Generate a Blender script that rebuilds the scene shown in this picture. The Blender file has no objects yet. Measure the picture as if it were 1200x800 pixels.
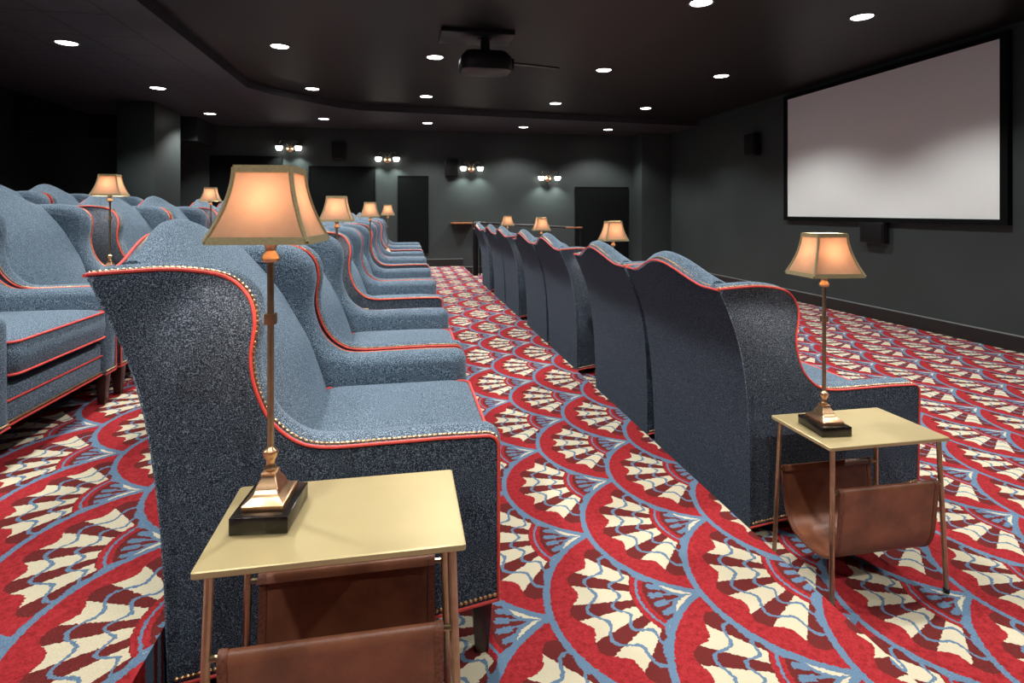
import bpy, bmesh, math
from mathutils import Vector, Matrix

scene = bpy.context.scene
col = scene.collection
PI = math.pi
TS = 0.175            # rise of one seating tier

# ------------------------------------------------------------------ node helper
class N:
    """A scalar socket with arithmetic that writes Math nodes."""
    nt = None
    def __init__(self, s): self.s = s
    @staticmethod
    def op(kind, *a):
        n = N.nt.nodes.new('ShaderNodeMath'); n.operation = kind
        for i, v in enumerate(a):
            if isinstance(v, N): N.nt.links.new(v.s, n.inputs[i])
            else: n.inputs[i].default_value = float(v)
        return N(n.outputs[0])
    def __add__(s, o): return N.op('ADD', s, o)
    __radd__ = __add__
    def __sub__(s, o): return N.op('SUBTRACT', s, o)
    def __rsub__(s, o): return N.op('SUBTRACT', o, s)
    def __mul__(s, o): return N.op('MULTIPLY', s, o)
    __rmul__ = __mul__
    def __truediv__(s, o): return N.op('DIVIDE', s, o)
    def lt(s, o): return N.op('LESS_THAN', s, o)
    def gt(s, o): return N.op('GREATER_THAN', s, o)
    def abs(s): return N.op('ABSOLUTE', s)
    def floor(s): return N.op('FLOOR', s)
    def cos(s): return N.op('COSINE', s)
    def sin(s): return N.op('SINE', s)
    def mx(s, o): return N.op('MAXIMUM', s, o)
    def mn(s, o): return N.op('MINIMUM', s, o)
    def sign(s): return N.op('SIGN', s)

def hyp(a, b): return N.op('SQRT', a*a + b*b)
def at2(a, b): return N.op('ARCTAN2', a, b) * (180/PI)
def NOT(a): return 1 - a

def mix_rgb(nt, fac, a, b):
    n = nt.nodes.new('ShaderNodeMix'); n.data_type = 'RGBA'
    def put(sock, v):
        if isinstance(v, N): nt.links.new(v.s, sock)
        elif hasattr(v, 'is_linked'): nt.links.new(v, sock)
        elif isinstance(v, (int, float)): sock.default_value = v
        else: sock.default_value = (*v, 1)
    put(n.inputs[0], fac); put(n.inputs[6], a); put(n.inputs[7], b)
    return n.outputs[2]

def new_mat(name):
    m = bpy.data.materials.new(name); m.use_nodes = True
    nt = m.node_tree
    b = nt.nodes['Principled BSDF']
    N.nt = nt
    return m, nt, b

def noise(nt, coord, scale, detail=2.0, rough=0.5):
    n = nt.nodes.new('ShaderNodeTexNoise')
    n.inputs['Scale'].default_value = scale; n.inputs['Detail'].default_value = detail
    n.inputs['Roughness'].default_value = rough
    nt.links.new(coord, n.inputs['Vector'])
    return n

def coords(nt, kind='Object'):
    return nt.nodes.new('ShaderNodeTexCoord').outputs[kind]

def ramp(nt, fac, stops):
    r = nt.nodes.new('ShaderNodeValToRGB')
    e = r.color_ramp.elements
    while len(e) < len(stops): e.new(0.5)
    for el, (p, c) in zip(e, stops): el.position = p; el.color = (*c, 1)
    nt.links.new(fac, r.inputs[0])
    return r.outputs[0]

def bump(nt, b, height, strength, dist):
    n = nt.nodes.new('ShaderNodeBump')
    n.inputs['Strength'].default_value = strength; n.inputs['Distance'].default_value = dist
    nt.links.new(height, n.inputs['Height']); nt.links.new(n.outputs[0], b.inputs['Normal'])

def simple(name, c, rough=0.5, metal=0.0, var=0.12, scale=12.0, bumpy=0.0, spec=0.5, kind='Object'):
    m, nt, b = new_mat(name)
    co = coords(nt, kind)
    n = noise(nt, co, scale, 3)
    lo = tuple(v*(1-var) for v in c); hi = tuple(min(1, v*(1+var)) for v in c)
    nt.links.new(ramp(nt, n.outputs[0], [(0.3, lo), (0.7, hi)]), b.inputs['Base Color'])
    b.inputs['Roughness'].default_value = rough; b.inputs['Metallic'].default_value = metal
    b.inputs['Specular IOR Level'].default_value = spec
    if bumpy: bump(nt, b, noise(nt, co, scale*12, 2).outputs[0], bumpy, 0.002)
    return m

# ------------------------------------------------------------------ materials
def fabric_mat(name, dark, mid, light, sheen=0.3):
    m, nt, b = new_mat(name)
    co = coords(nt)
    n = noise(nt, co, 360, 2.0, 0.6)
    nt.links.new(ramp(nt, n.outputs[0], [(0.36, dark), (0.52, mid), (0.66, light)]), b.inputs['Base Color'])
    b.inputs['Roughness'].default_value = 0.9; b.inputs['Specular IOR Level'].default_value = 0.15
    b.inputs['Sheen Weight'].default_value = sheen; b.inputs['Sheen Roughness'].default_value = 0.4
    b.inputs['Sheen Tint'].default_value = (0.55, 0.72, 0.9, 1)
    bump(nt, b, n.outputs[0], 0.5, 0.003)
    return m

FAB = fabric_mat('blue_flecked_upholstery_lit', (0.012, 0.022, 0.038), (0.078, 0.122, 0.172), (0.36, 0.47, 0.57))  # chair cloth, colour lightened for the lit seats and insides
FABO = fabric_mat('blue_flecked_outer_side_shaded', (0.006, 0.011, 0.020), (0.036, 0.055, 0.082), (0.20, 0.26, 0.33), 0.12)  # same cloth, colour darkened to stand in for shade on outer sides
FABD = fabric_mat('blue_flecked_outer_back_shaded', (0.005, 0.008, 0.015), (0.026, 0.036, 0.056), (0.14, 0.175, 0.23), 0.05)  # same cloth, darker still: shade of the outer backs put into the colour
PIPE = simple('coral_piping', (0.72, 0.075, 0.060), 0.55, var=0.1, scale=60)
NAIL = simple('antique_brass_nails', (0.42, 0.28, 0.15), 0.35, 0.9, var=0.4, scale=90)
LEGM = simple('dark_mahogany', (0.040, 0.014, 0.012), 0.3, var=0.4, scale=30)
BRASS = simple('aged_brass', (0.72, 0.46, 0.27), 0.32, 1.0, var=0.12, scale=40)
BRTUBE = simple('bronzed_brass_tube', (0.50, 0.40, 0.25), 0.33, 1.0, var=0.15, scale=30)
GOLDTOP = simple('satin_gold_top', (0.47, 0.395, 0.205), 0.36, 0.45, var=0.05, scale=6)
STONE = simple('black_marble', (0.012, 0.010, 0.009), 0.18, var=0.6, scale=50)
SHTRIM = simple('olive_gold_braid', (0.30, 0.25, 0.13), 0.75, var=0.15, scale=200)
WALL = simple('charcoal_wall_paint', (0.032, 0.042, 0.042), 0.55, var=0.10, scale=1.5, spec=0.35)
WALLD = simple('black_wall_paint', (0.012, 0.014, 0.016), 0.6, var=0.15, scale=1.5, spec=0.3)
BASEB = simple('black_baseboard', (0.012, 0.014, 0.014), 0.35, var=0.1, scale=8)
BASET = simple('grey_baseboard_cap', (0.17, 0.19, 0.19), 0.4, var=0.1, scale=8)
PANEL = simple('black_acoustic_cloth', (0.0035, 0.0045, 0.005), 0.9, var=0.2, scale=200, spec=0.1)
SPK = simple('black_speaker_cloth', (0.006, 0.006, 0.007), 0.7, var=0.3, scale=150, spec=0.2)
BLK = simple('satin_black_metal', (0.006, 0.006, 0.007), 0.4, var=0.2, scale=20)
CEIL = simple('black_ceiling_paint', (0.0052, 0.0050, 0.0050), 0.45, var=0.2, scale=0.8, spec=0.4)
OAK = simple('warm_wood_ledge', (0.34, 0.13, 0.05), 0.4, var=0.3, scale=14)
SCREEN = simple('matte_white_screen', (0.84, 0.89, 0.885), 0.8, var=0.01, scale=2, spec=0.2)
BRDARK = simple('dark_antique_brass', (0.16, 0.12, 0.07), 0.4, 0.9, var=0.3, scale=40)
GREYTR = simple('dark_trim_ring', (0.05, 0.05, 0.05), 0.4, var=0.1, scale=20)

def leather_mat():
    m, nt, b = new_mat('brown_saddle_leather')
    co = coords(nt)
    n = noise(nt, co, 9, 4, 0.6); g = noise(nt, co, 260, 2)
    nt.links.new(ramp(nt, n.outputs[0], [(0.3, (0.14, 0.048, 0.025)), (0.7, (0.30, 0.112, 0.056))]), b.inputs['Base Color'])
    b.inputs['Roughness'].default_value = 0.4
    bump(nt, b, g.outputs[0], 0.25, 0.002)
    return m
LEATHER = leather_mat()
SEAMM = simple('leather_edge_stitching', (0.17, 0.058, 0.030), 0.55, var=0.4, scale=180)

def shade_mat():
    m, nt, b = new_mat('peach_silk_shade')
    out = nt.nodes['Material Output']
    co = coords(nt)
    n = noise(nt, co, 35, 3)
    c = ramp(nt, n.outputs[0], [(0.3, (0.60, 0.39, 0.26)), (0.7, (0.66, 0.45, 0.30))])
    d = nt.nodes.new('ShaderNodeBsdfDiffuse'); t = nt.nodes.new('ShaderNodeBsdfTranslucent')
    nt.links.new(c, d.inputs[0])
    t.inputs[0].default_value = (0.038, 0.0178, 0.0088, 1)
    mx = nt.nodes.new('ShaderNodeMixShader'); mx.inputs[0].default_value = 0.46
    nt.links.new(d.outputs[0], mx.inputs[1]); nt.links.new(t.outputs[0], mx.inputs[2])
    nt.links.new(mx.outputs[0], out.inputs[0]); nt.nodes.remove(b)
    return m
SHADE = shade_mat()

def emit_mat(name, c, strength):
    m, nt, b = new_mat(name)
    b.inputs['Base Color'].default_value = (*c, 1)
    b.inputs['Emission Color'].default_value = (*c, 1)
    b.inputs['Emission Strength'].default_value = strength
    return m
LENS = emit_mat('glowing_downlight_lens', (1.0, 0.97, 0.92), 14)
BULB = emit_mat('glowing_bulb', (1.0, 0.80, 0.60), 12)
OPAL = emit_mat('glowing_opal_glass', (1.0, 0.96, 0.86), 9)

def tile_mat():
    m, nt, b = new_mat('black_ceiling_tiles')
    co = coords(nt)
    sep = nt.nodes.new('ShaderNodeSeparateXYZ'); nt.links.new(co, sep.inputs[0])
    x, y = N(sep.outputs[0]), N(sep.outputs[1])
    fx = (x + 2.54 + 54) / 0.54; fy = (y - 5.65 + 70) / 0.70
    ex = (fx - (fx + 0.5).floor()).abs() * 0.54; ey = (fy - (fy + 0.5).floor()).abs() * 0.70
    line = ex.mn(ey).lt(0.012) * x.lt(-2.525)
    n = noise(nt, co, 120, 2)
    base = ramp(nt, n.outputs[0], [(0.3, (0.026, 0.026, 0.033)), (0.7, (0.036, 0.036, 0.045))])
    nt.links.new(mix_rgb(nt, line, base, (0.003, 0.003, 0.003)), b.inputs['Base Color'])
    b.inputs['Roughness'].default_value = 0.6
    return m
TILE = tile_mat()

# --- carpet: overlapping fan scales -----------------------------------------
def carpet_mat(name, x0, y0):
    m, nt, b = new_mat(name)
    co = coords(nt)
    jit = noise(nt, co, 90, 2, 0.6)
    sj = nt.nodes.new('ShaderNodeSeparateColor'); nt.links.new(jit.outputs[1], sj.inputs[0])
    sep = nt.nodes.new('ShaderNodeSeparateXYZ'); nt.links.new(co, sep.inputs[0])
    X = N(sep.outputs[0]) + (N(sj.outputs[0]) - 0.5) * 0.016
    Y = N(sep.outputs[1]) + (N(sj.outputs[1]) - 0.5) * 0.016
    Y = Y - (X - x0) * 0.045
    A, B = 0.2455, 0.3835
    R = (A*A + B*B) / (2*A); T = 2*A
    xp = (X - x0) / A; yp = (Y - y0) / B
    k = xp.floor(); dx = (xp - k) * A
    q = yp - k; dv = (q - 2 * (q*0.5 + 0.5).floor()) * B
    ins = (hyp(dx - R, dv)).lt(R)
    u = dx + A * NOT(ins)
    v = dv - NOT(ins) * dv.sign() * B
    av = v.abs()
    c = T - u
    rho = hyp(c, v); th = at2(v, c)
    s = R - hyp(u - R, v)
    cf = c - 0.085
    rf = hyp(cf, v); tf = at2(v, cf)
    P = 27.5
    ph = tf / P - 0.5
    w = (ph - (ph + 0.5).floor())               # -0.5..0.5, 0 at a wedge centre
    wav = (w * 2 * PI).cos()
    atf = tf.abs()
    nb_x = (A + R) - u; nb_y = B - av
    s2 = hyp(nb_x, nb_y) - R
    ph2 = at2(nb_y, nb_x)
    # red band inside the outline
    s_edge = 0.080 + 0.020 * wav * atf.lt(62)
    red = s.lt(s_edge)
    wedge = (w.abs() * P).lt(7.8) * atf.lt(55) * rho.gt(0.226) * NOT(red) * cf.gt(0)
    # thin blue ripple lines
    l1 = (rf - (0.272 - 0.020*wav)).abs().lt(0.0060)
    l2 = (rf - (0.194 - 0.017*wav)).abs().lt(0.0060)
    lines = l1.mx(l2) * atf.lt(62) * NOT(red) * rho.gt(0.226)
    ring = rho.gt(0.184) * rho.lt(0.224) * s2.gt(0.004)
    ringb = (rho - 0.204).abs().lt(0.0042)
    inner = rho.lt(0.184)
    # sprigs inside the ring
    sp = th / 15.0 - 0.5
    ws = (sp - (sp + 0.5).floor()).abs() * 15.0 * (PI/180)
    bulbw = 0.0045 + 0.0075 * rho.gt(0.125) * rho.lt(0.168) + 0.0012 * rho.lt(0.08)
    sprig = (ws * rho).lt(bulbw) * th.abs().lt(29) * rho.lt(0.172)
    # rope outline with cream lenses, swelling into a leaf beside each tip
    def lens(a0, a1):
        f = (ph2 - a0) / (a1 - a0)
        return (f.mx(0).mn(1) * PI).sin()
    leaf = lens(44.0, 65.0); le2 = lens(32.5, 44.5); le3 = lens(22.0, 32.0)
    t = 0.012 + 0.026 * leaf + 0.013 * le2 + 0.009 * le3
    blue2 = s2.lt(t)
    cream2 = (s2 - t*0.5).abs().lt(t*0.5 - 0.0122) * ph2.gt(22)
    blue1 = s.lt(0.009)
    # colours
    nz = noise(nt, co, 420, 2, 0.6); nl = noise(nt, co, 60, 3, 0.6)
    redc = ramp(nt, nl.outputs[0], [(0.30, (0.21, 0.015, 0.017)), (0.5, (0.33, 0.022, 0.028)), (0.8, (0.39, 0.036, 0.041))])
    spk = noise(nt, co, 170, 3, 0.65)
    redc = mix_rgb(nt, N(spk.outputs[0]).gt(0.57) * 0.6, redc, (0.13, 0.012, 0.012))
    mar = ramp(nt, nz.outputs[0], [(0.35, (0.075, 0.012, 0.012)), (0.65, (0.17, 0.026, 0.024))])
    crm = ramp(nt, nz.outputs[0], [(0.3, (0.49, 0.445, 0.315)), (0.7, (0.63, 0.58, 0.43))])
    blu = ramp(nt, nz.outputs[0], [(0.35, (0.065, 0.128, 0.215)), (0.65, (0.155, 0.245, 0.355))])
    o = mar
    o = mix_rgb(nt, wedge, o, crm)
    o = mix_rgb(nt, inner * NOT(red), o, mar)
    o = mix_rgb(nt, red, o, redc)
    o = mix_rgb(nt, lines, o, blu)
    o = mix_rgb(nt, ring * NOT(red), o, redc)
    o = mix_rgb(nt, ringb * ring * NOT(red), o, blu)
    o = mix_rgb(nt, sprig, o, blu)
    o = mix_rgb(nt, blue1, o, blu)
    o = mix_rgb(nt, blue2, o, blu)
    o = mix_rgb(nt, cream2 * blue2, o, crm)
    nt.links.new(o, b.inputs['Base Color'])
    b.inputs['Roughness'].default_value = 0.95; b.inputs['Specular IOR Level'].default_value = 0.1
    bump(nt, b, nz.outputs[0], 0.45, 0.006)
    return m
CARP_M = carpet_mat('fan_carpet_middle_tier', 0.922, 1.672)
CARP_R = carpet_mat('fan_carpet_front_floor', 3.966, 4.110)
CARP_L = carpet_mat('fan_carpet_upper_tiers', -1.160, 2.710)

# ------------------------------------------------------------------ mesh helpers
def link(name, bm, mat, parent=None, smooth=35, kind=None):
    bmesh.ops.recalc_face_normals(bm, faces=bm.faces[:])
    me = bpy.data.meshes.new(name); bm.to_mesh(me); bm.free()
    mats = mat if isinstance(mat, (list, tuple)) else [mat]
    for x in mats: me.materials.append(x)
    if smooth:
        for p in me.polygons: p.use_smooth = True
        me.set_sharp_from_angle(angle=math.radians(smooth))
    o = bpy.data.objects.new(name, me); col.objects.link(o)
    if parent: o.parent = parent
    if kind: o['kind'] = kind
    return o

def tag(o, label, cat, group=None):
    o['label'] = label; o['category'] = cat
    if group: o['group'] = group
    return o

def empty(name, loc=(0, 0, 0), rz=0.0):
    o = bpy.data.objects.new(name, None); col.objects.link(o)
    o.location = loc; o.rotation_euler = (0, 0, rz); o.empty_display_size = 0.1
    return o

def add_box(bm, x0, x1, y0, y1, z0, z1, bev=0.0, seg=2):
    v = [bm.verts.new(p) for p in ((x0,y0,z0),(x1,y0,z0),(x1,y1,z0),(x0,y1,z0),(x0,y0,z1),(x1,y0,z1),(x1,y1,z1),(x0,y1,z1))]
    f = [bm.faces.new([v[i] for i in q]) for q in ((0,3,2,1),(4,5,6,7),(0,1,5,4),(1,2,6,5),(2,3,7,6),(3,0,4,7))]
    if bev:
        es = list({e for q in f for e in q.edges})
        bmesh.ops.bevel(bm, geom=es, offset=bev, segments=seg, affect='EDGES', profile=0.5)

def box(name, x0, x1, y0, y1, z0, z1, mat, parent=None, bev=0.0, kind=None, seg=2):
    bm = bmesh.new(); add_box(bm, x0, x1, y0, y1, z0, z1, bev, seg)
    return link(name, bm, mat, parent, kind=kind)

def loft(bm, rings, cap0=True, cap1=True, closed=True):
    vs = [[bm.verts.new(p) for p in r] for r in rings]
    n = len(vs[0])
    for a, b in zip(vs, vs[1:]):
        for i in range(n if closed else n-1):
            j = (i+1) % n
            bm.faces.new((a[i], a[j], b[j], b[i]))
    if cap0: bm.faces.new(list(reversed(vs[0])))
    if cap1: bm.faces.new(vs[-1])
    return vs

def rrect(cx, cy, hx, hy, z, r=0.02, n=5):
    r = min(r, hx*0.999, hy*0.999)
    pts = []
    for sx, sy, a0 in ((1,1,0),(-1,1,90),(-1,-1,180),(1,-1,270)):
        for i in range(n):
            a = math.radians(a0 + 90*i/(n-1))
            pts.append((cx + sx*(hx-r) + r*math.cos(a), cy + sy*(hy-r) + r*math.sin(a), z))
    return pts

def lathe(bm, prof, cx=0, cy=0, n=20, cap=True):
    rings = [[(cx + r*math.cos(2*PI*i/n), cy + r*math.sin(2*PI*i/n), z) for i in range(n)] for r, z in prof]
    loft(bm, rings, cap, cap)

def catmull(pts, per=6, closed=False):
    P = [Vector(p) for p in pts]; out = []
    n = len(P)
    for i in range(n if closed else n-1):
        g = lambda k: P[k % n] if closed else P[max(0, min(n-1, k))]
        a, b, c, d = g(i-1), g(i), g(i+1), g(i+2)
        for j in range(per):
            t = j/per
            out.append(0.5*((2*b) + (c-a)*t + (2*a-5*b+4*c-d)*t*t + (3*b-a-3*c+d)*t**3))
    if not closed: out.append(P[-1])
    return out

def resample(path, step):
    L = [0.0]
    for a, b in zip(path, path[1:]): L.append(L[-1] + (b-a).length)
    n = max(2, int(L[-1]/step)); out = []; k = 0
    for i in range(n+1):
        d = L[-1]*i/n
        while k < len(L)-2 and L[k+1] < d: k += 1
        seg = L[k+1]-L[k]
        out.append(path[k].lerp(path[k+1], (d-L[k])/seg if seg else 0))
    return out

def tube(bm, path, rad, sides=7, closed=False):
    P = [Vector(p) for p in path]; n = len(P)
    rads = rad if isinstance(rad, (list, tuple)) else [rad]*n
    tang = []
    for i in range(n):
        a = P[(i-1) % n] if (closed or i) else P[0]
        b = P[(i+1) % n] if (closed or i < n-1) else P[-1]
        t = (b-a); tang.append(t.normalized() if t.length else Vector((0,0,1)))
    up = Vector((0,0,1)) if abs(tang[0].z) < 0.9 else Vector((1,0,0))
    nrm = (up - tang[0]*up.dot(tang[0])).normalized()
    rings = []
    for i in range(n):
        nrm = (nrm - tang[i]*nrm.dot(tang[i])).normalized()
        bi = tang[i].cross(nrm)
        rings.append([P[i] + (nrm*math.cos(2*PI*k/sides) + bi*math.sin(2*PI*k/sides))*rads[i] for k in range(sides)])
    if closed: rings.append(rings[0])
    if closed:
        vs = [[bm.verts.new(p) for p in r] for r in rings[:-1]]
        for i in range(n):
            a, b = vs[i], vs[(i+1) % n]
            for k in range(sides):
                j = (k+1) % sides
                bm.faces.new((a[k], a[j], b[j], b[k]))
    else:
        loft(bm, rings)

def beads(bm, path, r=0.0051, step=0.0130):
    """A row of round nail heads: a tube pinched between heads."""
    pts = resample([Vector(p) for p in path], step/4)
    pat = [0.22, 0.86, 1.0, 0.86]
    tube(bm, pts, [r*pat[i % 4] for i in range(len(pts))], 6)

def interp(tab, z):
    if z <= tab[0][0]: return tab[0][1]
    for (a, x), (b, y) in zip(tab, tab[1:]):
        if z <= b: return x + (y-x)*(z-a)/(b-a)
    (a, x), (b, y) = tab[-2], tab[-1]
    return y + (y-x)/(b-a)*(z-b)

def copy_tree(o, parent=None):
    c = o.copy(); col.objects.link(c)
    if parent: c.parent = parent
    for ch in list(o.children): copy_tree(ch, c)
    return c

# ------------------------------------------------------------------ wingback armchair
HW = 0.499                                    # half width
XB = [(0.03, -0.560), (0.15, -0.562), (0.30, -0.565), (0.45, -0.572), (0.60, -0.586), (0.75, -0.608), (0.90, -0.652), (1.05, -0.722), (1.16, -0.772)]
XIN = [(0.36, -0.27), (0.50, -0.295), (0.70, -0.365), (0.90, -0.475), (1.05, -0.585), (1.16, -0.675)]
ZS = 1.052                                   # height of the wing top
def ztop(y):
    a = abs(y)
    return ZS + (0.082*(0.5*(1+math.cos(PI*a/0.385)))**0.8 if a < 0.385 else 0.0)

WING = [(-0.19, 0.607), (-0.262, 0.628), (-0.322, 0.685), (-0.356, 0.765), (-0.366, 0.84), (-0.356, 0.93), (-0.372, 0.995), (-0.425, 1.042), (-0.53, 1.060), (-0.63, 1.058), (-0.722, ZS)]
def side_profile():
    front = [(0.250, 0.165), (0.250, 0.40), (0.250, 0.575)] + [(0.218+0.032*math.cos(math.radians(a)), 0.575+0.032*math.sin(math.radians(a))) for a in (18, 36, 54, 72)] + [(0.218, 0.607), (0.10, 0.609), (-0.06, 0.607)]
    wing = [(p.x, p.y) for p in catmull([(-0.06, 0.607, 0)] + [(a, b, 0) for a, b in WING], 5)]
    return front + wing[1:]
SP = side_profile()
BACK_EDGE = [(interp(XB, z), z) for z in (0.95, 0.85, 0.75, 0.6, 0.45, 0.3, 0.17, 0.035)]

def inset(pts, d):
    out = []; n = len(pts)
    for i in range(n):
        a, b, c = Vector(pts[i-1]), Vector(pts[i]), Vector(pts[(i+1) % n])
        e1, e2 = (b-a), (c-b)
        n1 = Vector((-e1.y, e1.x)).normalized(); n2 = Vector((-e2.y, e2.x)).normalized()
        m = n1 + n2
        m = m.normalized() / max(0.6, m.normalized().dot(n1)) if m.length > 1e-6 else n1
        out.append((b + m*d)[:])
    return out

def along(poly, t):
    P = [Vector((a, b, 0)) for a, b in poly]
    L = [0.0]
    for a, b in zip(P, P[1:]): L.append(L[-1] + (b-a).length)
    d = L[-1]*t
    for i in range(len(P)-1):
        if d <= L[i+1] or i == len(P)-2:
            g = L[i+1]-L[i]
            return P[i].lerp(P[i+1], (d-L[i])/g if g else 0)

def outer_face(bm, sd):
    """Outer cloth of arm and wing; the wing swells outwards a little."""
    ia = next(i for i, (x, z) in enumerate(SP) if x <= -0.185)
    it = next(i for i, (x, z) in enumerate(SP) if z >= 1.040)
    full_back = [SP[-1]] + BACK_EDGE
    zb = 0.607
    xb = interp(XB, zb)
    bup = [(xb, zb)] + [p for p in reversed(BACK_EDGE) if p[1] > zb] + [SP[-1]]
    blow = [BACK_EDGE[-1]] + [p for p in reversed(BACK_EDGE[:-1]) if p[1] < zb] + [(xb, zb)]
    def patch(left, right, bottom, top, nu, nv, swell):
        g = []
        for j in range(nv+1):
            v = j/nv; row = []
            for i in range(nu+1):
                u = i/nu
                c = (1-u)*along(left, v) + u*along(right, v) + (1-v)*along(bottom, u) + v*along(top, u)
                c -= (1-u)*(1-v)*along(bottom, 0) + u*(1-v)*along(bottom, 1) + (1-u)*v*along(top, 0) + u*v*along(top, 1)
                y = HW + swell*max(0.0, math.sin(PI*u**0.9))**0.7*max(0.0, math.sin(PI*v**1.15))**0.8
                row.append(bm.verts.new((c.x, sd*y, c.y)))
            g.append(row)
        for a, b in zip(g, g[1:]):
            for i in range(nu):
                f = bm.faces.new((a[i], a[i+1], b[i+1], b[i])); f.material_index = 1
    wing_front = SP[ia:it+1]
    patch(bup, wing_front, [(xb, zb), SP[ia]], list(reversed(SP[it:])), 16, 16, 0.0135)
    arm_front = SP[:7]
    patch(blow, [SP[0], SP[1], SP[2]] + SP[3:7], [BACK_EDGE[-1], SP[0]], [(xb, zb), SP[ia]] + list(reversed(SP[6:ia])), 20, 10, 0.0)

def make_chair():
    root = empty('wingback_armchair')
    # outer profile runs front -> wing -> back, counter-clockwise seen from +y is handled by recalc
    loop = SP + BACK_EDGE
    area = sum(loop[i-1][0]*loop[i][1] - loop[i][0]*loop[i-1][1] for i in range(len(loop)))
    sgn = 1 if area > 0 else -1
    for sd in (1, -1):
        bm = bmesh.new()
        rings = []
        for d, y in ((0.0, HW), (0.0, HW-0.022), (-0.007, HW-0.032), (-0.0125, HW-0.050), (-0.0125, HW-0.066), (-0.007, HW-0.090), (0.004, HW-0.110), (0.020, HW-0.122), (0.029, HW-0.125)):
            flat = inset(loop, sgn*max(d, 0.003))   # no padding on the edge that meets the back
            puff = inset(loop, sgn*d)
            rings.append([(x, sd*y, z) for k, (x, z) in enumerate(puff if d > 0 else [(flat if i >= len(SP)-1 or i < 1 else puff)[i] for i in range(len(loop))])])
        loft(bm, rings, cap0=False)
        outer_face(bm, sd)
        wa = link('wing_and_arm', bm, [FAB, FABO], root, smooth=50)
        bm = bmesh.new()
        tube(bm, [(x, sd*(HW+0.001), z) for x, z in SP], 0.0044, 7)
        link('piping', bm, PIPE, wa)
        bm = bmesh.new()
        prof = [(x, sd*(HW-0.017), z) for x, z in inset(loop, -sgn*0.0025)[2:len(SP)]]
        beads(bm, prof)
        link('nailhead_trim', bm, NAIL, wa)
        bm = bmesh.new()
        tube(bm, [(0.251, sd*(HW-0.115), 0.167), (0.251, sd*(HW+0.001), 0.167), (-0.2, sd*(HW+0.001), 0.095), (-0.56, sd*(HW+0.001), 0.038)], 0.0048, 6)
        link('bottom_piping', bm, PIPE, wa)
        bm = bmesh.new()
        beads(bm, [(0.252, sd*(HW-0.11), 0.183), (0.252, sd*(HW+0.001), 0.183), (-0.2, sd*(HW+0.001), 0.111), (-0.55, sd*(HW+0.001), 0.055)], 0.0055)
        link('bottom_nailhead_trim', bm, NAIL, wa)
    # back: outer panel over the full width, puffed inner back between the wings
    ys = [-HW, -HW+0.01]; k = 44
    ys += [-0.396 + 0.792*i/k for i in range(k+1)]
    ys = [-HW, -0.46, -0.401] + ys[2:] + [0.401, 0.46, HW]
    rings = []
    for y in ys:
        zt = ztop(y); inner = abs(y) < 0.3965
        sec = []
        hf = (0.5*(1+math.cos(PI*abs(y)/0.385)))**0.8 if abs(y) < 0.385 else 0.0
        for i in range(13):
            z = 0.035 + (zt-0.012-0.035)*i/12
            sec.append((interp(XB, z)-0.004, y, z))
        xt = interp(XB, zt)
        wdt = 0.085 if inner else 0.03
        zc = ZS + 0.016 + 0.108*(0.5*(1+math.cos(PI*abs(y)/0.45)))**0.8 if inner else zt - 0.002
        sec += [(xt+0.004, y, zt-0.001), (xt+wdt*0.26, y, zt+(zc-zt)*0.30 if inner else zt-0.001), (xt+wdt*0.42, y, zt+(zc-zt)*0.86), (xt+wdt*0.66, y, zc), (xt+wdt*0.90, y, zc-0.008)]
        puff = 0.034*(1-(y/0.40)**2) if inner else 0
        for i in range(13):
            z = (zc-0.030) + (0.36-(zc-0.030))*(i/12)
            if inner:
                e = min(1, (i+0.4)/2.2)
                edge = 0.035*max(0, (abs(y)-0.36)/0.036)
                sec.append((interp(XIN, z) + puff*min(1, i/4)*(0.6+0.4*math.sin(PI*i/12)) - edge - 0.012*(1-e), y, z))
            else:
                sec.append((interp(XB, z)+0.03, y, z))
        sec += [(-0.30 if inner else interp(XB, 0.2)+0.03, y, 0.075 if inner else 0.035)]
        rings.append(sec)
    bm = bmesh.new(); vs = loft(bm, rings)
    bm.faces.ensure_lookup_table()
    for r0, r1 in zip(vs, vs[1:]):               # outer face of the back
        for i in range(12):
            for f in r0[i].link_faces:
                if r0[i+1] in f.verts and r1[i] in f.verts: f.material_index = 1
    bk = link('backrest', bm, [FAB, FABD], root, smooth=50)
    bm = bmesh.new()
    top = [(interp(XB, ztop(y))-0.005, y, ztop(y)-0.003) for y in [-HW + 2*HW*i/60 for i in range(61)]]
    tube(bm, top, 0.0044, 7); link('piping', bm, PIPE, bk)
    bm = bmesh.new()
    beads(bm, [(x+0.020, y*0.965, z+0.007+0.006*max(0, (z-ZS)/0.082)) for x, y, z in top]); link('nailhead_trim', bm, NAIL, bk)
    # seat base, cushion
    bm = bmesh.new()
    add_box(bm, -0.42, 0.232, -HW+0.11, HW-0.11, 0.165, 0.335, 0.018, 3)
    sb = link('seat_rail', bm, FAB, root)
    bm = bmesh.new(); tube(bm, [(0.235, -HW+0.115, 0.268), (0.235, HW-0.115, 0.268)], 0.0045, 6); link('piping', bm, PIPE, sb)
    bm = bmesh.new(); tube(bm, [(0.234, -HW+0.115, 0.168), (0.234, HW-0.115, 0.168)], 0.0048, 6); link('bottom_piping', bm, PIPE, sb)
    bm = bmesh.new(); beads(bm, [(0.234, -HW+0.115, 0.183), (0.234, HW-0.115, 0.183)], 0.0055); link('nailhead_trim', bm, NAIL, sb)
    bm = bmesh.new()
    cx, cy = -0.022, 0.0; hx, hy = 0.285, HW-0.122
    lay = [(0.358, -0.03), (0.362, -0.008), (0.375, 0.0), (0.43, 0.008), (0.49, 0.004), (0.502, -0.004), (0.513, -0.025), (0.526, -0.075), (0.536, -0.14), (0.541, -0.20), (0.542, -0.25)]
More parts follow.
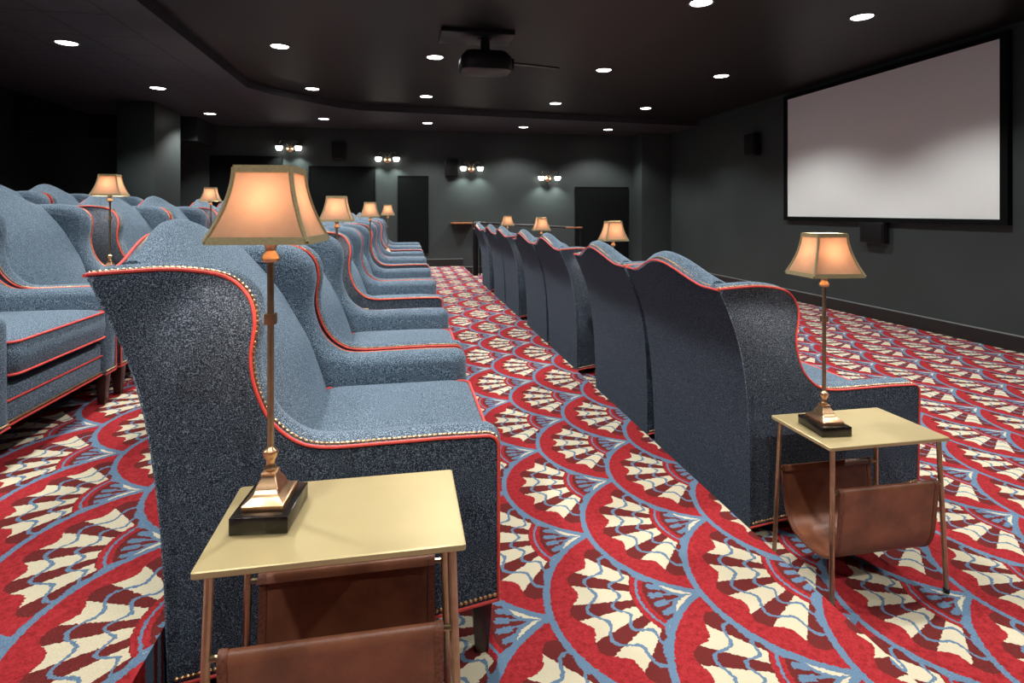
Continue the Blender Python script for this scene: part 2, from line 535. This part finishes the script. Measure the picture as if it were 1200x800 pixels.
    loft(bm, [rrect(cx, cy, hx+d, hy+min(d, 0)*1.1, z, 0.05 + max(0, -d)*0.2, 6) for z, d in lay])
    cu = link('seat_cushion', bm, FAB, root, smooth=60)
    for z in (0.502, 0.372):
        bm = bmesh.new(); tube(bm, rrect(cx, cy, hx+0.003, hy+0.001, z, 0.05, 6), 0.0050, 7, closed=True)
        link('piping', bm, PIPE, cu)
    for fx, fy in ((0.212, 1), (0.212, -1), (-0.515, 1), (-0.515, -1)):
        bm = bmesh.new(); y = fy*(HW-0.055); rk = -0.02 if fx < 0 else 0
        if fx > 0: loft(bm, [rrect(fx, y, 0.017, 0.017, 0.0, 0.003, 3), rrect(fx, y, 0.0178, 0.0178, 0.004, 0.003, 3), rrect(fx, y, 0.029, 0.029, 0.172, 0.004, 3)])
        else: loft(bm, [rrect(fx, y, 0.020, 0.020, 0.0, 0.003, 3), rrect(fx, y, 0.022, 0.022, 0.004, 0.003, 3), rrect(fx, y, 0.027, 0.027, 0.075, 0.004, 3)])
        link('leg', bm, LEGM, root)
    for o in [root] + list(root.children_recursive):      # sides lean in slightly towards the floor
        if o.type == 'MESH':
            for v in o.data.vertices: v.co.y *= 1 - (0.03 + 0.045*max(0.0, min(1.0, (-0.10-v.co.x)/0.42)))*(1 - max(0.0, min(1.0, v.co.z/0.95)))
    return root

proto = make_chair()
used = [False]
def put_chair(x, y, z, label, group, rz=0.0):
    o = proto if not used[0] else copy_tree(proto)
    used[0] = True
    o.location = (x, y, z); o.rotation_euler = (0, 0, rz)
    return tag(o, label, 'armchair', group)

G1, G2, G3, G4 = 'armchairs in the middle row', 'armchairs in the front row seen from behind', 'armchairs in the row behind the middle row', 'armchairs in the rearmost row by the dark wall'
L1 = [2.0, 3.035, 4.45, 5.485, 6.90, 7.935, 9.35, 10.385]
l1_lab = ['large blue wingback armchair with red piping, nearest of all, behind the gold side table',
          'second blue wingback armchair of the middle row, touching the nearest one, lamp beyond it',
          'third blue wingback armchair of the middle row, just past its second lit lamp',
          'fourth blue wingback armchair of the middle row, before its third lit lamp',
          'fifth blue wingback armchair of the middle row, just past its third lit lamp',
          'sixth blue wingback armchair of the middle row, before its farthest lit lamp',
          'seventh blue wingback armchair of the middle row, just past its farthest lit lamp',
          'eighth and farthest blue wingback armchair of the middle row, by the black wall panels']
for i, (y, lb) in enumerate(zip(L1, l1_lab)): put_chair(0.012*i*0.6, y, 0, lb, G1)
R1 = [2.665, 3.70, 5.115, 6.15, 7.565, 8.60, 10.01]
r1_lab = ['nearest front row blue wingback armchair seen from behind, beside the table with leather sling',
          'second front row blue wingback armchair from behind, squeezed beside the nearest one',
          'third front row blue wingback armchair from behind, its side lit by the lamp before it',
          'fourth front row blue wingback armchair seen from behind, before the small middle lamp',
          'fifth front row blue wingback armchair seen from behind, just past the middle lamp',
          'sixth front row blue wingback armchair seen from behind, next to last in line',
          'seventh and farthest front row blue wingback armchair, its back beside the black railing']
for y, lb in zip(R1, r1_lab): put_chair(2.0, y, -TS, lb, G2, 0)
L2 = [2.985, 4.02, 5.385, 6.420, 7.80, 8.835]
l2_lab = ['blue armchair at far left, cut by the frame, with plump red-piped seat cushion',
          'blue wingback armchair at left with its tall inside back showing, before the left lamp',
          'blue wingback armchair with purplish lamp-lit wing, right behind the left lamp stem',
          'blue wingback armchair of the row behind, its rounded top above the nearest chair',
          'small blue wingback armchair just before the far lamp left of the big lampshade',
          'farthest blue wingback armchair of the row behind, partly hidden by the big lampshade']
for y, lb in zip(L2, l2_lab): put_chair(-1.78, y, TS, lb, G3)
L3 = [6.86, 7.905, 9.30]
l3_lab = ['rearmost row blue armchair at the left edge, only its sloping top showing',
          'rearmost row blue armchair with red piped wing, second from the left edge',
          'rearmost row blue armchair by the dark column, barely showing behind the left lamp']
for y, lb in zip(L3, l3_lab): put_chair(-3.55, y, 2*TS, lb, G4)

# ------------------------------------------------------------------ side table with leather sling
TH = 0.56
def make_table():
    root = empty('side_table')
    hx, hy = 0.245, 0.163
    bm = bmesh.new()
    loft(bm, [rrect(0, 0, hx-0.002, hy-0.002, TH-0.014, 0.006, 4), rrect(0, 0, hx, hy, TH-0.012, 0.006, 4), rrect(0, 0, hx, hy, TH-0.002, 0.006, 4), rrect(0, 0, hx-0.002, hy-0.002, TH, 0.006, 4)])
    link('tabletop', bm, GOLDTOP, root)
    for sx in (-1, 1):
        for sy in (-1, 1):
            bm = bmesh.new()
            tube(bm, [(sx*(hx-0.026), sy*(hy-0.022), TH-0.012), (sx*(hx-0.010), sy*(hy-0.006), 0.012)], 0.0085, 10)
            lg = link('leg', bm, BRTUBE, root)
            bm = bmesh.new(); lathe(bm, [(0.010, 0.0), (0.011, 0.004), (0.011, 0.016), (0.009, 0.018)], sx*(hx-0.010), sy*(hy-0.006), 10)
            link('foot_cap', bm, BLK, lg)
    zr = 0.37
    yr = hy-0.017
    xr = hx-0.020
    for sy in (-1, 1):
        z = zr + (0.022 if sy < 0 else -0.022)
        bm = bmesh.new(); tube(bm, [(-xr, sy*yr, z), (xr, sy*yr, z)], 0.006, 8)
        link('sling_rod', bm, BRTUBE, root)
    # leather: wraps the rods and hangs as a trough
    zf, zb = zr+0.022, zr-0.022
    path = [(-yr+0.010, zf-0.004), (-yr, zf+0.012), (-yr-0.011, zf), (-yr-0.008, zf-0.03), (-yr+0.000, 0.28), (-yr+0.010, 0.20), (-0.11, 0.150), (-0.07, 0.128), (0.0, 0.120), (0.06, 0.128), (0.105, 0.152), (yr-0.008, 0.21), (yr+0.002, 0.28), (yr+0.010, zb), (yr, zb+0.012), (yr-0.010, zb-0.004)]
    cv = [(p.x, p.y) for p in catmull([(a, b, 0) for a, b in path], 4)]
    def strip(x0, x1, off, th, mat, name, parent):
        bm = bmesh.new(); rings = []
        n = len(cv)
        nr = []
        for i in range(n):
            a, b2 = Vector(cv[max(0, i-1)]), Vector(cv[min(n-1, i+1)])
            t = (b2-a).normalized(); nr.append(Vector((t.y, -t.x)))
        nx = max(1, int((x1-x0)/0.05))
        xs = [x0 + (x1-x0)*i/nx for i in range(nx+1)]
        for i in range(n):
            p = Vector(cv[i]); a = p + nr[i]*(off+th/2); b2 = p + nr[i]*(off-th/2)
            rings.append([(x, a.x, a.y) for x in xs] + [(x, b2.x, b2.y) for x in reversed(xs)])
        loft(bm, rings)
        return link(name, bm, mat, parent, smooth=60)
    xs = xr-0.024
    sl = strip(-xs, xs, 0, 0.004, LEATHER, 'leather_sling', root)
    strip(-xs-0.001, -xs+0.016, 0, 0.0075, SEAMM, 'edge_binding', sl)
    strip(xs-0.016, xs+0.001, 0, 0.0075, SEAMM, 'edge_binding', sl)
    return root
tproto = make_table(); tused = [False]
def put_table(x, y, z, label):
    o = tproto if not tused[0] else copy_tree(tproto)
    tused[0] = True
    o.location = (x, y, z)
    return tag(o, label, 'side table', 'gold side tables with leather magazine slings')

# ------------------------------------------------------------------ lamp
def make_lamp():
    root = empty('table_lamp')
    bm = bmesh.new(); add_box(bm, -0.057, 0.057, -0.074, 0.074, 0, 0.034, 0.002, 2)
    link('plinth', bm, STONE, root)
    bm = bmesh.new()
    st = [(0.041, 0.055, 0.034), (0.041, 0.055, 0.046), (0.038, 0.050, 0.048), (0.029, 0.038, 0.054), (0.024, 0.031, 0.062), (0.0225, 0.028, 0.066), (0.024, 0.029, 0.067), (0.021, 0.025, 0.074), (0.016, 0.018, 0.084), (0.014, 0.016, 0.090), (0.015, 0.017, 0.0905), (0.015, 0.017, 0.0945), (0.012, 0.013, 0.096)]
    loft(bm, [rrect(0, 0, a, b, z, 0.002, 2) for a, b, z in st])
    link('stepped_foot', bm, BRASS, root, smooth=30)
    bm = bmesh.new()
    lathe(bm, [(0.006, 0.092), (0.0115, 0.096), (0.0125, 0.101), (0.009, 0.108), (0.0085, 0.116), (0.013, 0.124), (0.0155, 0.131), (0.0145, 0.137), (0.009, 0.142), (0.0065, 0.147)], n=18)
    link('turned_knob', bm, BRASS, root)
    bm = bmesh.new(); lathe(bm, [(0.0068, 0.140), (0.0068, 0.55)], n=14)
    link('stem', bm, BRTUBE, root)
    bm = bmesh.new(); loft(bm, [rrect(0, 0, 0.011, 0.011, z, 0.002, 3) for z in (0.402, 0.405, 0.421, 0.424)])
    link('collar', bm, BRASS, root)
    bm = bmesh.new()
    lathe(bm, [(0.008, 0.531), (0.0165, 0.534), (0.0185, 0.540), (0.0165, 0.546), (0.011, 0.553), (0.0105, 0.560), (0.0135, 0.568), (0.018, 0.575), (0.018, 0.579), (0.008, 0.582)], n=20)
    link('candle_cup', bm, BRASS, root)
    bm = bmesh.new(); lathe(bm, [(0.009, 0.576), (0.011, 0.584), (0.011, 0.598), (0.006, 0.602)], n=12)
    soc = link('bulb_socket', bm, SHTRIM, root)
    bm = bmesh.new(); lathe(bm, [(0.008, 0.600), (0.012, 0.608), (0.015, 0.616), (0.011, 0.632), (0.004, 0.644)], n=14)
    link('bulb', bm, BULB, soc)
    z0, z1 = 0.578, 0.728
    def half(t):                              # bell curve from bottom (0) to top (1)
        k = (1-t)**1.75
        return 0.056 + 0.042*k, 0.050 + 0.038*k
    bm = bmesh.new(); T = [i/14 for i in range(15)]
    outer = [rrect(0, 0, *half(t), z0+(z1-z0)*t, 0.003, 2) for t in T]
    loft(bm, outer, False, False)
    sh = link('lamp_shade', bm, SHADE, root, smooth=30)
    def band(t, name):
        a, b = half(t); z = z0+(z1-z0)*t
        bm = bmesh.new()
        e = 0.0022; h = 0.0075
        zz = z + (0.003 if t < 0.5 else -0.003)
        loft(bm, [rrect(0, 0, a+e, b+e, zz-h, 0.004, 2), rrect(0, 0, a+e-(0.003 if t < .5 else 0.0), b+e-(0.003 if t < .5 else 0.0), zz+h, 0.004, 2), rrect(0, 0, a-0.006, b-0.006, zz+h, 0.004, 2), rrect(0, 0, a-0.006, b-0.006, zz-h, 0.004, 2), rrect(0, 0, a+e, b+e, zz-h, 0.004, 2)], False, False)
        bmesh.ops.remove_doubles(bm, verts=bm.verts[:], dist=1e-5)
        link(name, bm, SHTRIM, sh)
    band(0, 'bottom_braid'); band(1, 'top_braid')
    for sx in (-1, 1):
        for sy in (-1, 1):
            bm = bmesh.new()
            tube(bm, [(sx*(half(t)[0]), sy*(half(t)[1]), z0+(z1-z0)*t) for t in T], 0.0046, 6)
            link('corner_rib', bm, SHTRIM, sh)
    l = bpy.data.lights.new('lamp_glow', 'POINT'); l.energy = 17.0; l.color = (1.0, 0.80, 0.68); l.shadow_soft_size = 0.022
    lo = bpy.data.objects.new('lamp_glow', l); col.objects.link(lo); lo.parent = root; lo.location = (0, 0, 0.650)
    return root
lproto = make_lamp(); lused = [False]
def put_lamp(x, y, z, label, rz=0.0):
    o = lproto if not lused[0] else copy_tree(lproto)
    lused[0] = True
    o.location = (x, y, z); o.rotation_euler = (0, 0, rz)
    return tag(o, label, 'lamp', 'lit brass lamps with bell shades')

put_table(-0.125, 1.268, 0, 'gold-topped side table with brown leather sling, in front of the nearest armchair')
put_lamp(-0.273, 1.285, TH, 'large nearest brass lamp with glowing bell shade on the nearest gold table', math.radians(-6))
put_table(1.69, 1.905, -TS, 'gold-topped side table with brown leather sling, beside the front row at right')
put_lamp(1.545, 1.895, TH-TS, 'brass lamp with glowing bell shade on the right-hand gold table below the screen', math.radians(-5))
for x, y, z, tl, ll in (
    (-0.405, 3.742, 0, 'gold side table hidden between second and third middle row armchairs', 'lit brass lamp just right of the big shade, rising behind the second middle row armchair'),
    (-0.335, 6.192, 0, 'gold side table hidden between fourth and fifth middle row armchairs', 'lit brass lamp between fourth and fifth middle row armchairs, middle of three small ones'),
    (-0.215, 8.642, 0, 'gold side table hidden between sixth and seventh middle row armchairs', 'smallest and farthest lit brass lamp of the middle row, against the black wall panels'),
    (1.665, 4.407, -TS, 'gold side table hidden between second and third front row armchairs', 'lit brass lamp shade above the second front row armchair, before the dark right panel'),
    (1.665, 6.857, -TS, 'gold side table hidden between fourth and fifth front row armchairs', 'lit brass lamp shade above the fourth front row armchair, middle of the front row'),
    (1.69, 9.305, -TS, 'gold side table hidden between sixth and seventh front row armchairs', 'smallest lit lamp shade of the front row, farthest, near the black railing'),
    (-2.11, 4.70, TS, 'gold side table hidden between second and third armchairs of the left row', 'lit brass lamp at left beside the purplish wing of a left row armchair'),
    (-2.155, 7.104, TS, 'gold side table hidden between fourth and fifth armchairs of the left row', 'small lit brass lamp left of the big shade, in the row behind')):
    put_table(x + (0.145 if x > 0 else -0.06), y, z, tl)
    put_lamp(x, y, z+TH, ll, math.radians(5 if x < -1 else 0))

# ------------------------------------------------------------------ room shell
XL, XR, YN, YF = -5.5, 5.9, -3.2, 12.55
HC, HS = 3.04, 2.93
E0, E1, E2 = 1.287, -0.578, -2.40
# stepped floor in one mesh, a carpet material for each level
bm = bmesh.new()
def quad(a, b, c, d, mi):
    f = bm.faces.new([bm.verts.new(p) for p in (a, b, c, d)]); f.material_index = mi
for xa, xb, z, mi in ((E0, XR, -TS, 1), (E1, E0, 0, 0), (E2, E1, TS, 2), (XL, E2, 2*TS, 2)):
    quad((xa, YN, z), (xb, YN, z), (xb, YF, z), (xa, YF, z), mi)
for x, z0, z1, mi in ((E0, -TS, 0, 0), (E1, 0, TS, 2), (E2, TS, 2*TS, 2)):
    quad((x, YN, z0), (x, YF, z0), (x, YF, z1), (x, YN, z1), mi)
link('floor', bm, [CARP_M, CARP_R, CARP_L], smooth=0, kind='structure')
for f in bpy.data.objects['floor'].data.polygons: pass
t = 0.15
box('wall_right', XR, XR+t, YN, YF, -TS, HC+0.2, WALL, kind='structure')
box('wall_left', XL-t, XL, YN, YF, -TS, HC+0.2, WALLD, kind='structure')
box('wall_back', XL-t, XR+t, YF, YF+t, -TS, HC+0.2, WALL, kind='structure')
box('wall_near', XL-t, XR+t, YN-t, YN, -TS, HC+0.2, WALL, kind='structure')
box('ceiling', XL, XR, YN, YF, HC, HC+0.12, CEIL, kind='structure')
# lower ceiling: left zone, diagonal corner and rear strip
bm = bmesh.new()
outl = [(XL, YN), (-2.15, YN), (-2.15, 8.62), (-1.9, 9.1), (-1.06, 10.05), (-0.7, 10.25), (XR, 10.85), (XR, YF), (XL, YF)]
loft(bm, [[(x, y, HS) for x, y in outl], [(x, y, HC+0.01) for x, y in outl]])
link('ceiling.001', bm, TILE, smooth=0, kind='structure')
bpy.data.objects['ceiling.001'].name = 'ceiling_lower'
# column at the back left and pilaster at the back right
box('trim_1', -4.40, -3.857, 10.0, 11.1, 2*TS, HS, WALL, kind='structure', bev=0.02)
box('trim_2', 5.2, XR, 12.0, YF, -TS, HS, WALL, kind='structure')
box('trim_3', XL, -3.72, 11.5, YF, 2.49, HS, WALLD, kind='structure')
# baseboards
def baseboard(name, x0, x1, y0, y1, z, capaxis):
    o = box(name, x0, x1, y0, y1, z, z+0.15, BASEB, kind='structure')
    e = 0.006
    if capaxis == 'x': box('baseboard_cap', x0-e, x1, y0, y1, z+0.15, z+0.162, BASET, o)
    else: box('baseboard_cap', x0, x1, y0-e, y1, z+0.15, z+0.162, BASET, o)
baseboard('baseboard_right', XR-0.018, XR, YN, 12.0, -TS, 'x')
baseboard('baseboard_back', E1, E0, YF-0.018, YF, 0, 'y')
baseboard('baseboard_back_lower', E0, 5.2, YF-0.018, YF, -TS, 'y')
baseboard('baseboard_back_upper', E2, E1, YF-0.018, YF, TS, 'y')

# black acoustic panels on the back wall
for x0, x1, z0, z1, lb in ((-3.82, -2.44, 0.62, 2.32, 'matte black wall panel behind the big lampshade, leftmost and highest of four'),
                       (-1.92, -0.57, 0.46, 2.135, 'wide matte black wall panel below the left wall speaker'),
                       (-0.105, 0.545, 0.29, 1.95, 'narrow black wall panel, slimmest of four, right of the small middle row lamps'),
                       (3.83, 5.10, 0.10, 1.745, 'black wall panel at right next to the pilaster, lowest of four')):
    o = empty('wall_panel', ((x0+x1)/2, YF, z0)); w = (x1-x0)/2
    box('cloth', -w+0.02, w-0.02, -0.03, 0.0, 0.02, z1-z0-0.02, PANEL, o)
    bm = bmesh.new()
    h = z1-z0
    loft(bm, [[(a*w, b, h/2 + c*h/2) for a, c in ((-1,-1),(1,-1),(1,1),(-1,1))] if k == 0 else [(a*(w-0.022), b, h/2 + c*(h/2-0.022)) for a, c in ((-1,-1),(1,-1),(1,1),(-1,1))] for k, b in ((0, 0.0), (0, -0.036), (1, -0.036), (1, 0.0))], False, False)
    link('frame', bm, PANEL, o)
    tag(o, lb, 'wall panel', 'black panels on the back wall')

# ------------------------------------------------------------------ screen
sc = empty('projection_screen', (XR, 6.37, 1.10))
y0, y1, h = -1.64, 1.60, 1.82
box('screen_surface', -0.045, -0.02, y0+0.0, y1, 0.012, h, SCREEN, sc)
bm = bmesh.new()
def rect(x, d0, d1): return [(x, y0-d0, 0.012-d1), (x, y1+d0, 0.012-d1), (x, y1+d0, h+d1), (x, y0-d0, h+d1)]
loft(bm, [rect(0, 0.075, 0.055), rect(-0.06, 0.075, 0.055), rect(-0.06, -0.002, -0.002), rect(-0.02, -0.002, -0.002)], False, False)
link('frame', bm, PANEL, sc, smooth=0)
tag(sc, 'large blank white projection screen in a black frame on the right wall', 'screen')

# speakers
def speaker(x, y, z, w, h, d, label, face):
    o = empty('wall_speaker', (x, y, z), {'y': 0, 'x': PI/2, '-x': -PI/2}[face])
    box('cabinet', -w/2, w/2, -d, 0, 0, h, BLK, o, 0.006)
    bm = bmesh.new(); add_box(bm, -w/2+0.012, w/2-0.012, -d-0.012, -d, 0.012, h-0.012, 0.005)
    link('grille', bm, SPK, o)
    return tag(o, label, 'speaker', 'black wall speakers')
speaker(-1.31, YF, 2.28, 0.27, 0.35, 0.12, 'small black wall speaker with grey edge between the two left sconces', 'y')
speaker(1.035, YF, 1.95, 0.28, 0.36, 0.12, 'small black wall speaker left of the third sconce', 'y')
speaker(XR, 8.84, 2.14, 0.27, 0.37, 0.14, 'black wall speaker high on the right wall, left of the screen', '-x')
speaker(XR, 6.30, 0.795, 0.37, 0.26, 0.09, 'black speaker box on the right wall just under the screen', '-x')
speaker(XL, 9.6, 2.35, 0.25, 0.38, 0.14, 'barely visible dark speaker high on the left wall', 'x')

# ------------------------------------------------------------------ sconces
def make_sconce():
    o = empty('wall_sconce')
    bm = bmesh.new()
    prof = [(0.078, 0.0), (0.078, -0.012), (0.062, -0.022), (0.045, -0.026), (0.03, -0.040), (0.012, -0.046)]
    loft(bm, [[(r*math.cos(2*PI*i/24), y, r*math.sin(2*PI*i/24)) for i in range(24)] for r, y in prof])
    link('backplate', bm, BRASS, o)
    for s in (-1, 1):
        bm = bmesh.new()
        pts = catmull([(s*0.01, -0.04, 0.01), (s*0.05, -0.09, 0.09), (s*0.105, -0.13, 0.165), (s*0.165, -0.15, 0.165), (s*0.20, -0.155, 0.11), (s*0.205, -0.155, 0.07)], 6)
        tube(bm, pts, 0.008, 8)
        arm = link('arm', bm, BRDARK, o)
        bm = bmesh.new()
        lathe(bm, [(0.012, 0.10), (0.022, 0.085), (0.03, 0.075), (0.085, 0.052), (0.10, 0.040), (0.098, 0.038), (0.06, 0.050), (0.02, 0.060)], s*0.205, -0.155, 20)
        link('shade', bm, BLK, arm)
        bm = bmesh.new()
        lathe(bm, [(0.05, 0.050), (0.075, 0.036), (0.08, 0.015), (0.07, -0.015), (0.055, -0.045), (0.045, -0.055)], s*0.205, -0.155, 18)
        link('glass', bm, OPAL, arm)
        l = bpy.data.lights.new('sconce_glow', 'SPOT'); l.energy = 34; l.color = (0.92, 1.0, 0.93); l.spot_size = math.radians(125); l.spot_blend = 0.7; l.shadow_soft_size = 0.03
        lo = bpy.data.objects.new('sconce_glow', l); col.objects.link(lo); lo.parent = o; lo.location = (s*0.205, -0.155, -0.075)
        lo.rotation_euler = (math.radians(-12), 0, 0)
    return o
sproto = make_sconce()
for i, (x, z, lb) in enumerate(((-2.29, 2.485, 'brass wall sconce with two lit glass shades, leftmost and highest of four'),
                            (-0.32, 2.29, 'brass twin-light sconce between the left speaker and the narrow black panel, second from left'),
                            (1.47, 2.115, 'brass twin-light sconce just right of a wall speaker, third from left'),
                            (3.20, 1.925, 'brass twin-light sconce nearest the pilaster, rightmost and lowest'))):
    o = sproto if i == 0 else copy_tree(sproto)
    o.location = (x, YF, z); o.scale = (0.9, 0.9, 0.9); tag(o, lb, 'sconce', 'twin-light brass sconces on the back wall')

# ------------------------------------------------------------------ downlights
def make_down():
    o = empty('recessed_downlight')
    bm = bmesh.new()
    prof = [(0.118, 0.0), (0.116, -0.006), (0.106, -0.009), (0.096, -0.004), (0.094, 0.0)]
    loft(bm, [[(r*math.cos(2*PI*i/28), r*math.sin(2*PI*i/28), z) for i in range(28)] for r, z in prof], False, False)
    link('trim_ring', bm, GREYTR, o)
    bm = bmesh.new(); lathe(bm, [(0.094, -0.001), (0.092, -0.004), (0.05, -0.005)], n=28)
    link('lens', bm, LENS, o)
    l = bpy.data.lights.new('downlight_beam', 'SPOT'); l.energy = 185; l.color = (1.0, 0.97, 0.93)
    l.spot_size = math.radians(125); l.spot_blend = 0.5; l.shadow_soft_size = 0.07
    lo = bpy.data.objects.new('downlight_beam', l); col.objects.link(lo); lo.parent = o; lo.location = (0, 0, -0.03)
    return o
dproto = make_down()
rows = {'nearest': [(4.28, 4.75), (2.59, 4.69)], 'second': [(4.27, 7.19), (2.58, 7.17), (0.38, 6.95), (-1.35, 6.81), (-3.40, 6.68)],
        'third': [(4.28, 9.70), (2.57, 9.55), (0.37, 9.36), (-1.34, 9.09), (-3.39, 8.90)],
        'farthest': [(4.29, 11.66), (2.45, 11.64), (0.48, 11.45), (-1.46, 11.29), (-3.37, 11.07)]}
place = {2: ['right', 'left'], 5: ['rightmost', 'second from right', 'middle', 'second from left', 'leftmost']}
down = []
for rn, pts in rows.items():
    for (x, y), pl in zip(pts, place[len(pts)]):
        down.append((x, y, f'glowing recessed ceiling downlight, {pl} of the {rn} row'))
# the same grid carries on over and behind the viewpoint
for y in (4.6, 2.25, -0.2):
    for x in (4.28, 2.59, 0.40, -1.34, -3.40):
        if y == 4.6 and x > 2: continue
        down.append((x, y - (0.15 if x < 0 else 0), 'recessed ceiling downlight overhead, out of view'))
dim = bpy.data.lights['downlight_beam'].copy(); dim.energy = 125
for i, (x, y, lb) in enumerate(down):
    o = dproto if i == 0 else copy_tree(dproto)
    low = x < -2.15 or y > 10.9
    o.location = (x, y, HS if low else HC); tag(o, lb, 'ceiling light', 'recessed downlights in the black ceiling')
    if y < 0:                                # the row behind the viewpoint is dimmed
        for ch in o.children:
            if ch.type == 'LIGHT': ch.data = dim

# ------------------------------------------------------------------ projector
pj = empty('ceiling_projector', (0.85, 6.0, HC))
bm = bmesh.new(); add_box(bm, -0.47, 0.28, -0.22, 0.22, -0.045, 0.0, 0.006); link('mounting_plank', bm, BLK, pj)
bm = bmesh.new(); lathe(bm, [(0.05, -0.19), (0.05, -0.06), (0.09, -0.05), (0.09, -0.04)], n=18); link('mount_pole', bm, BLK, pj)
bm = bmesh.new()
loft(bm, [rrect(0.0, 0, 0.22, 0.16, -0.40, 0.09, 7), rrect(0, 0, 0.255, 0.19, -0.385, 0.10, 7), rrect(0, 0, 0.27, 0.20, -0.33, 0.10, 7), rrect(0, 0, 0.265, 0.195, -0.25, 0.10, 7), rrect(0, 0, 0.22, 0.16, -0.19, 0.09, 7), rrect(0, 0, 0.15, 0.10, -0.175, 0.06, 7)])
bd = link('body', bm, BLK, pj, smooth=50)
bm = bmesh.new()
loft(bm, [[(x, r*math.cos(2*PI*i/20), -0.29 + r*math.sin(2*PI*i/20)) for i in range(20)] for r, x in ((0.06, 0.25), (0.06, 0.30), (0.048, 0.305), (0.044, 0.285))])
link('projector_lens', bm, SPK, bd)
bm = bmesh.new(); tube(bm, [(0.26, 0.02, -0.27), (0.55, 0.05, -0.275), (0.82, 0.06, -0.29)], 0.013, 8); link('side_arm', bm, BLK, pj)
tag(pj, 'black projector hung from the ceiling on a plank mount with thin side arm', 'projector')

# ------------------------------------------------------------------ railing and ledge at the back of the tier edge
rl = empty('guard_railing', (1.33, 10.62, 0))
bm = bmesh.new(); add_box(bm, -0.055, 0.045, -0.03, 0.03, 0.0, 0.97, 0.004); link('post', bm, BLK, rl)
bm = bmesh.new(); add_box(bm, 0.075, 0.105, 0.06, 0.09, 0.0, 0.95, 0.003); link('post', bm, BLK, rl)
bm = bmesh.new(); tube(bm, [(0.0, 0.0, 0.10), (0.04, 0.53, 0.10)], 0.016, 8); link('bottom_rail', bm, BLK, rl)
bm = bmesh.new(); tube(bm, [(0.0, 0.0, 0.965), (0.05, 0.52, 0.965), (0.06, 0.55, 0.965), (0.12, 0.55, 0.965), (1.95, 0.25, 0.87)], 0.024, 8); link('handrail', bm, BLK, rl)
bm = bmesh.new(); add_box(bm, 1.80, 2.12, 0.18, 0.30, 0.86, 0.885, 0.004); link('wooden_rail_end', bm, OAK, rl)
bm = bmesh.new(); tube(bm, [(2.08, 0.24, 0.86), (2.10, 0.24, 0.5), (2.10, 0.24, -TS)], 0.016, 8); link('end_post', bm, BLK, rl)
tag(rl, 'black steel railing with flat post at the far end of the front row', 'railing')
lg = empty('wall_ledge', (1.28, YF, 0.92))
bm = bmesh.new(); add_box(bm, -0.26, 0.20, -0.22, 0, 0.0, 0.03, 0.004); link('wooden_top', bm, OAK, lg)
bm = bmesh.new(); add_box(bm, -0.22, 0.18, -0.19, 0, -0.07, 0.0, 0.004); link('apron', bm, BLK, lg)
tag(lg, 'short wooden ledge with black apron on the back wall beside the railing', 'ledge')

# ------------------------------------------------------------------ world, camera, look
w = bpy.data.worlds.new('world'); scene.world = w; w.use_nodes = True
w.node_tree.nodes['Background'].inputs[0].default_value = (0.02, 0.02, 0.022, 1)
cd = bpy.data.cameras.new('camera'); cam = bpy.data.objects.new('camera', cd); col.objects.link(cam)
cd.sensor_width = 36; cd.lens = 36*675/1200; cd.shift_y = -(400-247)/1200; cd.clip_start = 0.02
cam.location = (0, 0, 1.2); cam.rotation_euler = (PI/2, 0, -math.atan(128/675))
scene.camera = cam
scene.view_settings.view_transform = 'Standard'
scene.view_settings.exposure = 0.0
scene.cycles.use_denoising = True
scene.cycles.sample_clamp_indirect = 4.0
scene.cycles.caustics_reflective = False; scene.cycles.caustics_refractive = False
